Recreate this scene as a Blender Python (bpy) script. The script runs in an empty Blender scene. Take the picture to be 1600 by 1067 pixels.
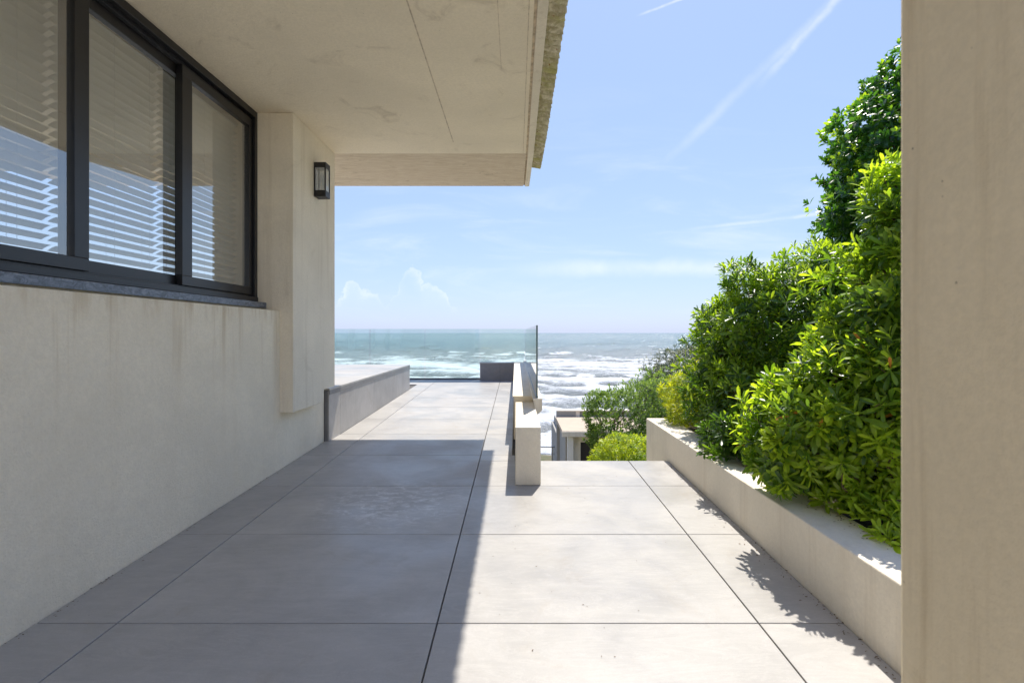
import bpy, math, random
import numpy as np
from mathutils import Vector, Matrix
random.seed(7); rng = np.random.default_rng(11)
sc = bpy.context.scene
COL = sc.collection
R = math.radians

# ------------------------------------------------------------------ camera
cam_d = bpy.data.cameras.new('camera'); cam = bpy.data.objects.new('camera', cam_d); COL.objects.link(cam)
cam.location = (0, 0, 1.2); cam.rotation_euler = (R(90), 0, 0)
cam_d.sensor_width = 36; cam_d.lens = 18.0
cam_d.shift_x = -6/1600; cam_d.shift_y = -13.5/1600
cam_d.clip_start = 0.05; cam_d.clip_end = 60000
cam_d.dof.use_dof = True; cam_d.dof.focus_distance = 4.5; cam_d.dof.aperture_fstop = 5.6
sc.camera = cam
# ------------------------------------------------------------------ world, sun, exposure
SUN_EL = 61.0; SUN_AZ = 17.1          # azimuth from +Y towards +X
SKY_STRENGTH = 0.15; SUN_STRENGTH = 2.0
sc.view_settings.view_transform = 'Standard'; sc.view_settings.look = 'None'
sc.view_settings.gamma = 1.0; sc.view_settings.use_curve_mapping = False
sc.view_settings.exposure = 1.72
sc.cycles.diffuse_bounces = 8; sc.cycles.max_bounces = 14; sc.cycles.transparent_max_bounces = 24
W = bpy.data.worlds.new('World'); sc.world = W; W.use_nodes = True

class NT:
    """tiny node-tree helper"""
    def __init__(s, tree): s.t = tree; s.n = tree.nodes; s.l = tree.links
    def node(s, typ, **kw):
        n = s.n.new(typ)
        for k, v in kw.items():
            if k == 'inp':
                for kk, vv in v.items(): s.put(n.inputs[kk], vv)
            else: setattr(n, k, v)
        return n
    def put(s, sock, v):
        if isinstance(v, bpy.types.NodeSocket): s.l.new(v, sock)
        elif isinstance(v, (tuple, list)) and len(v) == 3 and sock.type == 'RGBA': sock.default_value = (*v, 1)
        else: sock.default_value = v
    def math(s, op, a, b=0.0, c=0.0, clamp=False):
        n = s.n.new('ShaderNodeMath'); n.operation = op; n.use_clamp = clamp
        s.put(n.inputs[0], a); s.put(n.inputs[1], b); s.put(n.inputs[2], c); return n.outputs[0]
    def ramp(s, v, lo, hi, a=0.0, b=1.0, smooth=True):
        n = s.n.new('ShaderNodeMapRange'); n.interpolation_type = 'SMOOTHSTEP' if smooth else 'LINEAR'
        s.put(n.inputs['Value'], v); s.put(n.inputs['From Min'], lo); s.put(n.inputs['From Max'], hi)
        s.put(n.inputs['To Min'], a); s.put(n.inputs['To Max'], b); return n.outputs['Result']
    def noise(s, vec, scale, detail=4, rough=0.55, dist=0.0, color=False):
        n = s.n.new('ShaderNodeTexNoise'); s.put(n.inputs['Vector'], vec)
        n.inputs['Scale'].default_value = scale; n.inputs['Detail'].default_value = detail
        n.inputs['Roughness'].default_value = rough; n.inputs['Distortion'].default_value = dist
        return n.outputs['Color' if color else 'Fac']
    def vmul(s, vec, m):
        n = s.n.new('ShaderNodeVectorMath'); n.operation = 'MULTIPLY'; s.put(n.inputs[0], vec); s.put(n.inputs[1], m); return n.outputs[0]
    def vadd(s, vec, m):
        n = s.n.new('ShaderNodeVectorMath'); n.operation = 'ADD'; s.put(n.inputs[0], vec); s.put(n.inputs[1], m); return n.outputs[0]
    def mix(s, f, a, b, mode='MIX'):
        n = s.n.new('ShaderNodeMix'); n.data_type = 'RGBA'; n.blend_type = mode
        s.put(n.inputs[0], f); s.put(n.inputs[6], a); s.put(n.inputs[7], b); return n.outputs[2]
    def comb(s, x, y, z):
        n = s.n.new('ShaderNodeCombineXYZ'); s.put(n.inputs[0], x); s.put(n.inputs[1], y); s.put(n.inputs[2], z); return n.outputs[0]
    def bump(s, h, strength, dist, normal=None):
        n = s.n.new('ShaderNodeBump'); s.put(n.inputs['Height'], h); n.inputs['Strength'].default_value = strength
        n.inputs['Distance'].default_value = dist
        if normal is not None: s.put(n.inputs['Normal'], normal)
        return n.outputs[0]

def build_world():
    w = NT(W.node_tree); w.n.clear()
    sky = w.node('ShaderNodeTexSky', sky_type='NISHITA', sun_disc=False)
    sky.sun_elevation = R(SUN_EL); sky.sun_rotation = R(SUN_AZ)
    sky.altitude = 0; sky.air_density = 1.0; sky.dust_density = 0.6; sky.ozone_density = 1.6
    tc = w.node('ShaderNodeTexCoord').outputs['Generated']
    sep = w.node('ShaderNodeSeparateXYZ'); w.put(sep.inputs[0], tc)
    x, y, z = sep.outputs
    front = w.math('GREATER_THAN', y, 0.05)
    ys = w.math('MAXIMUM', y, 0.05)
    u = w.math('DIVIDE', x, ys); v = w.math('DIVIDE', z, ys)
    uv = w.comb(u, v, 0.0)
    def trail(u0, v0, u1, v1, wd, soft, amt, nscale, fade=0.1):
        L = math.hypot(u1-u0, v1-v0); dx, dy = (u1-u0)/L, (v1-v0)/L
        nz = w.math('SUBTRACT', w.noise(uv, nscale, 5, 0.6), 0.5)
        d = w.math('ADD', w.math('MULTIPLY', w.math('SUBTRACT', u, u0), -dy), w.math('MULTIPLY', w.math('SUBTRACT', v, v0), dx))
        t = w.math('ADD', w.math('MULTIPLY', w.math('SUBTRACT', u, u0), dx), w.math('MULTIPLY', w.math('SUBTRACT', v, v0), dy))
        d = w.math('ABSOLUTE', w.math('ADD', d, w.math('MULTIPLY', nz, soft)))
        f = w.ramp(d, 0.0, wd, 1.0, 0.0)
        f = w.math('MULTIPLY', f, w.ramp(t, -fade, fade, 0, 1)); f = w.math('MULTIPLY', f, w.ramp(t, L-fade, L+fade, 1, 0))
        f = w.math('MULTIPLY', f, w.ramp(w.noise(uv, nscale*0.8, 4), 0.3, 0.65, 0.35, 1))
        return w.math('MULTIPLY', f, amt)
    f = trail(0.72, 0.74, 0.30, 0.34, 0.016, 0.02, 0.18, 12, 0.08)
    f = w.math('MAXIMUM', f, trail(0.66, 0.69, 0.50, 0.51, 0.013, 0.012, 0.35, 20, 0.06))
    f = w.math('MAXIMUM', f, trail(0.25, 0.623, 0.36, 0.665, 0.004, 0.003, 0.5, 30, 0.02))
    f = w.math('MAXIMUM', f, trail(0.36, 0.204, 0.62, 0.235, 0.006, 0.006, 0.35, 18, 0.05))
    # thin high veil low over the sea
    veil = w.noise(w.vmul(uv, (2.0, 11.0, 1)), 1.6, 6, 0.6, 0.6)
    vf = w.math('MULTIPLY', w.ramp(veil, 0.45, 0.8, 0, 0.28), w.math('MULTIPLY', w.ramp(v, 0.0, 0.10), w.ramp(v, 0.55, 0.15)))
    f = w.math('MAXIMUM', f, vf)
    cir = trail(0.05, 0.125, 0.62, 0.130, 0.024, 0.03, 0.4, 9, 0.12)
    f = w.math('MAXIMUM', f, cir)
    # small cumulus: bumpy upper outline, fading downwards
    n1 = w.noise(w.comb(u, 0.3, 0.0), 26, 5, 0.6); n2 = w.noise(uv, 42, 5, 0.6)
    def dome(u0, hh, wd):
        q = w.math('DIVIDE', w.math('SUBTRACT', u, u0), wd)
        return w.math('MULTIPLY', w.math('SQRT', w.math('MAXIMUM', w.math('SUBTRACT', 1.0, w.math('MULTIPLY', q, q)), 0.0)), hh)
    h = 0.0
    wc = w.node('ShaderNodeSeparateColor'); w.put(wc.inputs[0], w.noise(uv, 17, 7, 0.62, color=True))
    u_ = u; u = w.math('ADD', u, w.math('MULTIPLY', w.math('SUBTRACT', wc.outputs[0], 0.5), 0.07))
    for a_ in ((-0.320, 0.100, 0.034), (-0.285, 0.085, 0.040), (-0.245, 0.055, 0.05), (-0.207, 0.128, 0.040), (-0.160, 0.105, 0.036), (-0.125, 0.05, 0.03)): h = w.math('MAXIMUM', h, dome(*a_))
    u = u_
    h = w.math('ADD', h, w.math('MULTIPLY', w.math('SUBTRACT', wc.outputs[1], 0.5), 0.09))
    dlt = w.math('SUBTRACT', h, v)
    rim = w.math('MULTIPLY', w.ramp(dlt, 0.0, 0.005), w.ramp(dlt, 0.0, 0.028, 0.26, 0.0))
    body = w.math('MULTIPLY', w.ramp(dlt, 0.0, 0.010), w.ramp(dlt, 0.0, 0.07, 0.15, 0.02))
    cf = w.math('MULTIPLY', w.math('ADD', rim, body), w.ramp(w.noise(uv, 11, 5, 0.6), 0.32, 0.62, 0.2, 1.0))
    cf = w.math('MULTIPLY', cf, w.ramp(v, 0.03, 0.075))
    f = w.math('MAXIMUM', f, cf)
    f = w.math('MULTIPLY', f, front)
    # the photograph's tone curve holds the sky back: one even response over the whole dome
    sc_ = w.node('ShaderNodeSeparateColor'); w.put(sc_.inputs[0], sky.outputs[0])
    cc = w.node('ShaderNodeCombineColor')
    for i_, (g_, e_) in enumerate(((0.605, 0.45), (0.758, 0.41), (1.68, 0.12))):
        w.put(cc.inputs[i_], w.math('MULTIPLY', w.math('POWER', w.math('MAXIMUM', sc_.outputs[i_], 0.02), e_), g_))
    col = w.mix(f, cc.outputs[0], (2.32, 2.38, 2.44))
    bg = w.node('ShaderNodeBackground', inp={'Color': col, 'Strength': SKY_STRENGTH})
    out = w.node('ShaderNodeOutputWorld'); w.l.new(bg.outputs[0], out.inputs[0])
build_world()
sd = bpy.data.lights.new('sun', 'SUN'); sd.energy = SUN_STRENGTH; sd.angle = R(0.53); sd.color = (1.0, 0.945, 0.86)
sun = bpy.data.objects.new('sun', sd); COL.objects.link(sun); sun.location = (5, 15, 30)
tosun = Vector((math.sin(R(SUN_AZ))*math.cos(R(SUN_EL)), math.cos(R(SUN_AZ))*math.cos(R(SUN_EL)), math.sin(R(SUN_EL))))
sun.rotation_euler = tosun.to_track_quat('Z', 'Y').to_euler()

# ------------------------------------------------------------------ materials
def new_mat(name):
    m = bpy.data.materials.new(name); m.use_nodes = True; t = NT(m.node_tree); t.n.clear()
    b = t.node('ShaderNodeBsdfPrincipled'); o = t.node('ShaderNodeOutputMaterial'); t.l.new(b.outputs[0], o.inputs[0])
    return m, t, b, o
def simple(name, col, rough=0.5, metal=0.0, nz=0.0, scale=20, bump=0.0, spec=0.5):
    m, t, b, o = new_mat(name)
    p = t.node('ShaderNodeNewGeometry').outputs['Position']
    n = t.noise(p, scale, 5, 0.6)
    c = t.mix(t.ramp(n, 0.3, 0.7, 0, 1), tuple(v*(1-nz) for v in col), tuple(min(1, v*(1+nz)) for v in col))
    t.put(b.inputs['Base Color'], c); b.inputs['Roughness'].default_value = rough; b.inputs['Metallic'].default_value = metal
    b.inputs['Specular IOR Level'].default_value = spec
    if bump: t.put(b.inputs['Normal'], t.bump(t.noise(p, scale*4, 4), bump, 0.005))
    return m
def concrete(name, col, stain, streak=0.5, stainamt=0.5, pit=0.3, grain=0.25, rough=0.85, top=None, blotch=1.6, seed=0.0):
    """cast / rendered concrete: mottling, rain streaks running down, pores, fine grain"""
    m, t, b, o = new_mat(name)
    p = t.node('ShaderNodeNewGeometry').outputs['Position']
    p = t.vadd(p, (seed, seed*1.7, seed*0.3))
    big = t.noise(p, blotch, 6, 0.62, 0.4)
    c = t.mix(t.ramp(big, 0.3, 0.72, 0, 1), tuple(v*0.94 for v in col), tuple(min(1, v*1.07) for v in col))
    st = t.noise(t.vmul(p, (7.0, 7.0, 0.35)), 1.6, 6, 0.65, 0.15)
    sf = t.math('MULTIPLY', t.ramp(st, 0.50, 0.74, 0, 1), streak)
    if top is not None:
        s = t.node('ShaderNodeSeparateXYZ'); t.put(s.inputs[0], t.node('ShaderNodeNewGeometry').outputs['Position'])
        sf = t.math('MULTIPLY', sf, t.ramp(s.outputs[2], top[0], top[1], 0.12, 1.0))
        edge = t.math('MULTIPLY', t.ramp(s.outputs[2], top[1]-0.16, top[1]+0.02, 0, 1), t.ramp(t.noise(t.vmul(p, (9, 9, 2)), 2.2, 5, 0.6), 0.42, 0.66, 0, 0.55))
        c = t.mix(edge, c, stain)
    c = t.mix(sf, c, stain)
    bl = t.noise(p, 3.7, 8, 0.7, 1.2)
    c = t.mix(t.math('MULTIPLY', t.ramp(bl, 0.56, 0.78, 0, 1), stainamt), c, stain)
    fine = t.noise(p, 60, 5, 0.65)
    c = t.mix(t.ramp(fine, 0.35, 0.65, 0.0, 0.34), c, tuple(v*0.84 for v in col))
    vo = t.node('ShaderNodeTexVoronoi'); t.put(vo.inputs['Vector'], p); vo.inputs['Scale'].default_value = 34
    spot = t.math('MULTIPLY', t.ramp(vo.outputs['Distance'], 0.04, 0.09, 1, 0), t.ramp(t.noise(p, 9, 3), 0.56, 0.66, 0, 1))
    c = t.mix(t.math('MULTIPLY', spot, pit), c, tuple(v*0.35 for v in stain))
    t.put(b.inputs['Base Color'], c); b.inputs['Roughness'].default_value = rough; b.inputs['Specular IOR Level'].default_value = 0.25
    h = t.math('ADD', t.math('MULTIPLY', t.noise(p, 110, 4, 0.7), 1.0), t.math('MULTIPLY', t.noise(p, 13, 4, 0.6), 1.2))
    h = t.math('SUBTRACT', h, t.math('MULTIPLY', spot, 1.0))
    t.put(b.inputs['Normal'], t.bump(h, grain, 0.011))
    return m
M = {}
M['render_wall'] = concrete('render_wall', (0.91, 0.82, 0.645), (0.60, 0.46, 0.27), 0.8, 0.12, 0.15, 0.75, top=(0.75, 1.38), seed=3.1)
M['concrete_cream'] = concrete('concrete_cream', (0.84, 0.76, 0.61), (0.40, 0.30, 0.18), 0.30, 0.22, 0.4, 0.5, seed=8.3)
M['concrete_soffit'] = concrete('concrete_soffit', (0.90, 0.80, 0.62), (0.30, 0.21, 0.115), 0.0, 0.42, 0.7, 0.45, blotch=0.9, seed=1.3)
M['concrete_beam'] = None
M['concrete_post'] = concrete('concrete_post', (0.93, 0.79, 0.55), (0.52, 0.38, 0.20), 0.60, 0.35, 0.8, 0.25, seed=5.9)
M['concrete_white'] = concrete('concrete_white', (0.84, 0.77, 0.64), (0.42, 0.32, 0.20), 0.22, 0.12, 0.3, 0.35, seed=2.2)
M['concrete_grey'] = concrete('concrete_grey', (0.36, 0.35, 0.32), (0.22, 0.20, 0.17), 0.3, 0.25, 0.2, 0.3)
M['concrete_tan'] = concrete('concrete_tan', (0.50, 0.41, 0.31), (0.30, 0.20, 0.12), 0.0, 0.5, 0.3, 0.3)

def beam_mat():
    m, t, b, o = new_mat('board_marked_concrete')
    p = t.node('ShaderNodeNewGeometry').outputs['Position']
    gr = t.noise(t.vmul(p, (1.4, 9, 9)), 4.0, 8, 0.7, 0.8)
    c = t.mix(t.ramp(gr, 0.3, 0.75), (0.60, 0.48, 0.34), (0.80, 0.70, 0.54))
    bl = t.noise(p, 5.0, 5, 0.6, 1.0)
    c = t.mix(t.ramp(bl, 0.6, 0.78, 0, 0.7), c, (0.25, 0.17, 0.09))
    t.put(b.inputs['Base Color'], c); b.inputs['Roughness'].default_value = 0.85; b.inputs['Specular IOR Level'].default_value = 0.2
    t.put(b.inputs['Normal'], t.bump(gr, 0.8, 0.015)); return m
M['concrete_beam'] = beam_mat()

def tile_mat(name, lo, hi, rough=0.5, gl=0.20, sheen_patch=False):
    m, t, b, o = new_mat(name)
    p = t.node('ShaderNodeNewGeometry').outputs['Position']
    oi = t.node('ShaderNodeObjectInfo').outputs['Random']
    off = t.comb(t.math('MULTIPLY', oi, 37.0), t.math('MULTIPLY', oi, 91.0), 0.0)
    q = t.vadd(p, off)
    a = t.noise(q, 1.9, 7, 0.62, 0.8); s = t.noise(t.vmul(q, (1.0, 3.2, 1)), 3.4, 8, 0.72, 1.4)
    f = t.math('ADD', t.math('MULTIPLY', a, 0.6), t.math('MULTIPLY', s, 0.4))
    c = t.mix(t.ramp(f, 0.34, 0.66), lo, hi)
    c = t.mix(t.ramp(oi, 0, 1, 0.0, 0.32, False), c, tuple(v*0.78 for v in lo))
    veins = t.noise(t.vmul(q, (0.6, 3.0, 1)), 2.6, 9, 0.75, 2.2)
    c = t.mix(t.ramp(t.math('ABSOLUTE', t.math('SUBTRACT', veins, 0.5)), 0.0, 0.022, 0.22, 0), c, tuple(min(1, v*1.25) for v in hi))
    dirt = t.noise(p, 2.3, 7, 0.7, 1.0)
    c = t.mix(t.ramp(dirt, 0.54, 0.74, 0, 0.40), c, (0.30, 0.25, 0.19))
    fine = t.noise(p, 180, 3, 0.6); c = t.mix(t.ramp(fine, 0.4, 0.62, 0, 0.10), c, tuple(v*0.7 for v in lo))
    vo = t.node('ShaderNodeTexVoronoi'); t.put(vo.inputs['Vector'], p); vo.inputs['Scale'].default_value = 11
    sp = t.math('MULTIPLY', t.ramp(vo.outputs['Distance'], 0.02, 0.045, 1, 0), t.math('GREATER_THAN', t.noise(p, 3.1, 2), 0.60))
    c = t.mix(t.math('MULTIPLY', sp, 0.6), c, (0.12, 0.09, 0.06))
    if sheen_patch:  # sky sheen on the shaded floor, painted in as a pale veined patch
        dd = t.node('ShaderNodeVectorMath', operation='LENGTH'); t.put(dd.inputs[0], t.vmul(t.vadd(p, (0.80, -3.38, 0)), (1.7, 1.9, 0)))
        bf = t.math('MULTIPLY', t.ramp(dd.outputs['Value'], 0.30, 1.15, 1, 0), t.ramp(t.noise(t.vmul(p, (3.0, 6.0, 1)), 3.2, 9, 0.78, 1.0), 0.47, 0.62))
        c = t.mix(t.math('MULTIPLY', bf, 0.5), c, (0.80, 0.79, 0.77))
    t.put(b.inputs['Base Color'], c)
    rr = t.ramp(t.noise(p, 1.7, 5, 0.6, 0.5), 0.35, 0.65, rough-gl/2, rough+gl/2)
    t.put(b.inputs['Roughness'], rr); b.inputs['Specular IOR Level'].default_value = 0.5
    t.put(b.inputs['Normal'], t.bump(t.math('ADD', fine, t.math('MULTIPLY', s, 0.8)), 0.10, 0.003))
    return m
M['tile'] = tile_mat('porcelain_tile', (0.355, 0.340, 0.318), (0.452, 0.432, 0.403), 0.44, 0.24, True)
M['tile_dark'] = tile_mat('porcelain_tile_dark', (0.18, 0.175, 0.175), (0.235, 0.23, 0.23), 0.5)
M['tile_side'] = tile_mat('porcelain_tile_side', (0.33, 0.315, 0.30), (0.44, 0.42, 0.40), 0.5)
M['joint'] = simple('dark_joint', (0.06, 0.055, 0.05), 0.9)
M['bed'] = simple('screed', (0.12, 0.11, 0.10), 0.95, nz=0.2)
M['black_alu'] = simple('black_aluminium', (0.009, 0.009, 0.011), 0.36, 0.0, 0.15, 30, spec=0.6)
M['black_satin'] = simple('black_satin_lamp', (0.010, 0.010, 0.012), 0.45, 0.0)
M['blind'] = None
M['white'] = simple('white_paint', (0.75, 0.74, 0.70), 0.6, nz=0.03)
M['room_wall'] = simple('room_wall', (0.80, 0.75, 0.64), 0.8, nz=0.04, scale=3)
M['room_floor'] = simple('room_floor', (0.30, 0.25, 0.19), 0.4, nz=0.1, scale=5)
M['steel'] = simple('grey_steel', (0.28, 0.29, 0.30), 0.4, 0.8)
M['door_dark'] = simple('dark_door_paint', (0.03, 0.026, 0.03), 0.5, nz=0.1)
M['soil'] = simple('garden_soil', (0.055, 0.038, 0.024), 0.95, nz=0.35, scale=25, bump=0.6)
M['bark'] = simple('twig_bark', (0.13, 0.09, 0.055), 0.85, nz=0.3, scale=40, bump=0.4)
M['fin'] = simple('formwork_seam', (0.60, 0.50, 0.36), 0.9, nz=0.25, scale=25)
M['seal'] = simple('dark_seal', (0.02, 0.02, 0.02), 0.6)

def blind_mat():
    m, t, b, o = new_mat('blind_slat_white')
    t.put(b.inputs['Base Color'], (0.90, 0.88, 0.80)); b.inputs['Roughness'].default_value = 0.42
    tr = t.node('ShaderNodeBsdfTranslucent', inp={'Color': (0.75, 0.72, 0.62)})
    mx = t.node('ShaderNodeMixShader'); mx.inputs[0].default_value = 0.12
    t.l.new(b.outputs[0], mx.inputs[1]); t.l.new(tr.outputs[0], mx.inputs[2]); t.l.new(mx.outputs[0], o.inputs[0]); return m
M['blind'] = blind_mat()
def sill_mat():
    m, t, b, o = new_mat('zinc_sill')
    p = t.node('ShaderNodeNewGeometry').outputs['Position']
    n = t.noise(t.vmul(p, (1, 3, 6)), 6, 8, 0.75, 1.5)
    c = t.mix(t.ramp(n, 0.35, 0.7), (0.09, 0.10, 0.12), (0.30, 0.33, 0.38)); t.put(b.inputs['Base Color'], c)
    t.put(b.inputs['Roughness'], t.ramp(n, 0.3, 0.7, 0.3, 0.55)); b.inputs['Metallic'].default_value = 0.35; return m
M['sill'] = sill_mat()
def glass_mat(name, tint, ior=1.5, gl=(1, 1, 1), base=0.0, dirt=0.0):
    m, t, b, o = new_mat(name); t.n.remove(b)
    tr = t.node('ShaderNodeBsdfTransparent', inp={'Color': tint})
    g = t.node('ShaderNodeBsdfGlossy', inp={'Color': gl, 'Roughness': 0.0})
    fr = t.node('ShaderNodeFresnel', inp={'IOR': ior})
    fac = t.math('ADD', fr.outputs[0], base, clamp=True)
    mx = t.node('ShaderNodeMixShader'); t.put(mx.inputs[0], fac); t.l.new(tr.outputs[0], mx.inputs[1]); t.l.new(g.outputs[0], mx.inputs[2])
    last = mx.outputs[0]
    if dirt:
        p = t.node('ShaderNodeNewGeometry').outputs['Position']
        d = t.node('ShaderNodeBsdfDiffuse', inp={'Color': (0.75, 0.78, 0.80)})
        n = t.ramp(t.noise(t.vmul(p, (1, 1, 0.5)), 3.0, 6, 0.65), 0.3, 0.8, dirt*0.4, dirt)
        m2 = t.node('ShaderNodeMixShader'); t.put(m2.inputs[0], n); t.l.new(last, m2.inputs[1]); t.l.new(d.outputs[0], m2.inputs[2]); last = m2.outputs[0]
    t.l.new(last, o.inputs[0]); return m
M['fence_glass'] = glass_mat('balustrade_glass', (0.86, 0.94, 0.925), 1.45, dirt=0.03)
M['glass_edge'] = simple('glass_edge_green', (0.015, 0.07, 0.075), 0.15, spec=0.7)
M['pane'] = glass_mat('window_glass', (0.93, 0.95, 0.94), 1.75, base=0.20, dirt=0.07)
M['lamp_glass'] = glass_mat('lamp_glass', (0.88, 0.90, 0.90), 1.5, dirt=0.45)

def sheet_mat():
    m, t, b, o = new_mat('mossy_fibre_cement')
    p = t.node('ShaderNodeNewGeometry').outputs['Position']
    n = t.noise(p, 16, 8, 0.7, 0.8); n2 = t.noise(p, 5, 5, 0.6)
    c = t.mix(t.ramp(n, 0.35, 0.7), (0.42, 0.37, 0.23), (0.82, 0.76, 0.60))
    c = t.mix(t.ramp(n2, 0.48, 0.68, 0, 0.7), c, (0.46, 0.45, 0.14))
    c = t.mix(t.ramp(t.noise(p, 30, 4), 0.64, 0.72, 0, 0.8), c, (0.30, 0.12, 0.04))
    t.put(b.inputs['Base Color'], c); b.inputs['Roughness'].default_value = 0.95; b.inputs['Specular IOR Level'].default_value = 0.1
    t.put(b.inputs['Normal'], t.bump(n, 0.8, 0.012)); return m
M['sheet'] = sheet_mat()

def leaf_mat(name, old, mid, young, trans=0.45, rough=0.32, spec=0.5):
    m, t, b, o = new_mat(name)
    at = t.node('ShaderNodeAttribute', attribute_name='tint').outputs['Fac']
    c = t.mix(t.ramp(at, 0.0, 0.5, 0, 1, False), old, mid); c = t.mix(t.ramp(at, 0.5, 1.0, 0, 1, False), c, young)
    p = t.node('ShaderNodeNewGeometry').outputs['Position']
    c = t.mix(t.ramp(t.noise(p, 45, 3), 0.35, 0.7, 0, 0.22), c, tuple(v*0.6 for v in old))
    back = t.node('ShaderNodeNewGeometry').outputs['Backfacing']
    c2 = t.mix(t.math('MULTIPLY', back, 0.30), c, tuple(min(1, v*1.9+0.02) for v in mid))
    t.put(b.inputs['Base Color'], c2); b.inputs['Roughness'].default_value = rough; b.inputs['Specular IOR Level'].default_value = spec
    tc = t.mix(1.0, c, (3.6, 3.3, 1.0), 'MULTIPLY')
    tr = t.node('ShaderNodeBsdfTranslucent', inp={'Color': tc})
    mx = t.node('ShaderNodeMixShader'); mx.inputs[0].default_value = trans
    t.l.new(b.outputs[0], mx.inputs[1]); t.l.new(tr.outputs[0], mx.inputs[2]); t.l.new(mx.outputs[0], o.inputs[0])
    return m
M['leaf_pitto'] = leaf_mat('pittosporum_leaf', (0.028, 0.065, 0.014), (0.065, 0.135, 0.018), (0.22, 0.32, 0.03))
M['leaf_pitto2'] = leaf_mat('pittosporum_leaf_light', (0.035, 0.080, 0.015), (0.10, 0.185, 0.022), (0.28, 0.38, 0.04))
M['leaf_laurel'] = leaf_mat('laurel_leaf', (0.020, 0.070, 0.016), (0.050, 0.140, 0.024), (0.25, 0.36, 0.03), 0.42)
M['leaf_yellow'] = leaf_mat('golden_leaf', (0.08, 0.13, 0.012), (0.19, 0.25, 0.02), (0.33, 0.36, 0.03), 0.4, 0.45)
M['leaf_lime'] = leaf_mat('lime_leaf', (0.06, 0.12, 0.012), (0.16, 0.24, 0.018), (0.30, 0.35, 0.03), 0.4, 0.45)
M['leaf_atriplex'] = leaf_mat('grey_green_leaf', (0.045, 0.085, 0.035), (0.10, 0.17, 0.055), (0.19, 0.28, 0.08), 0.35, 0.5, 0.3)
M['leaf_dark'] = leaf_mat('dark_leaf', (0.030, 0.050, 0.030), (0.060, 0.085, 0.050), (0.13, 0.15, 0.09), 0.2, 0.4)
M['leaf_orange'] = simple('withered_leaf', (0.45, 0.18, 0.02), 0.6)
M['dry'] = simple('dry_leaf', (0.12, 0.07, 0.03), 0.8, nz=0.4, scale=90)

def sea_mat():
    m, t, b, o = new_mat('sea_water')
    p = t.node('ShaderNodeNewGeometry').outputs['Position']
    fo = t.node('ShaderNodeAttribute', attribute_name='foam').outputs['Fac']
    s = t.node('ShaderNodeSeparateXYZ'); t.put(s.inputs[0], p)
    n1 = t.noise(t.vmul(p, (0.30, 0.20, 1)), 1.0, 13, 0.74, 0.8)
    n2 = t.noise(t.vmul(p, (1.5, 1.2, 1)), 1.3, 8, 0.72, 1.0)
    nn = t.math('ADD', t.math('MULTIPLY', n1, 0.6), t.math('MULTIPLY', n2, 0.4))
    f = t.math('ADD', nn, t.math('SUBTRACT', fo, 0.5))
    foam = t.ramp(f, 0.36, 0.66)
    far = t.ramp(s.outputs[1], 250, 1500)
    cap = t.noise(t.vmul(p, (0.05, 0.035, 1)), 1.2, 11, 0.78, 0.6)
    foam = t.math('MAXIMUM', foam, t.math('MULTIPLY', t.ramp(cap, 0.58, 0.68), t.ramp(s.outputs[1], 200, 320, 0, 0.6)))
    deep = t.mix(t.ramp(s.outputs[1], 120, 420), (0.21, 0.22, 0.20), (0.135, 0.19, 0.19))
    sand = t.ramp(s.outputs[1], 60, 38, 0, 0.5); deep = t.mix(t.math('MULTIPLY', sand, t.ramp(n1, 0.4, 0.6)), deep, (0.25, 0.20, 0.145))
    c = t.mix(foam, deep, (0.80, 0.82, 0.82))
    t.put(b.inputs['Base Color'], c)
    t.put(b.inputs['Roughness'], t.ramp(foam, 0, 1, 0.17, 0.8)); b.inputs['IOR'].default_value = 1.33
    h1 = t.noise(t.vmul(p, (0.5, 1.3, 1)), 1.0, 8, 0.66, 0.5)
    h2 = t.noise(t.vmul(p, (0.03, 0.10, 1)), 1.6, 9, 0.70, 0.3)
    h = t.math('ADD', t.math('MULTIPLY', h1, 0.9), t.math('MULTIPLY', t.math('MULTIPLY', h2, far), 6.0))
    h = t.math('ADD', h, t.math('MULTIPLY', t.math('MULTIPLY', foam, n2), 0.5))
    t.put(b.inputs['Normal'], t.bump(h, 0.8, 1.0))
    return m
M['sea'] = sea_mat()
def ground_mat():
    m, t, b, o = new_mat('coastal_ground')
    p = t.node('ShaderNodeNewGeometry').outputs['Position']; s = t.node('ShaderNodeSeparateXYZ'); t.put(s.inputs[0], p)
    n = t.noise(p, 0.6, 8, 0.65, 0.5)
    c = t.mix(t.ramp(n, 0.4, 0.6), (0.07, 0.085, 0.03), (0.16, 0.12, 0.075))
    c = t.mix(t.ramp(s.outputs[1], 20, 27), c, (0.38, 0.30, 0.20))
    t.put(b.inputs['Base Color'], c); b.inputs['Roughness'].default_value = 0.95; t.put(b.inputs['Normal'], t.bump(t.noise(p, 12, 5), 0.5, 0.05)); return m
M['ground'] = ground_mat()

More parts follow.
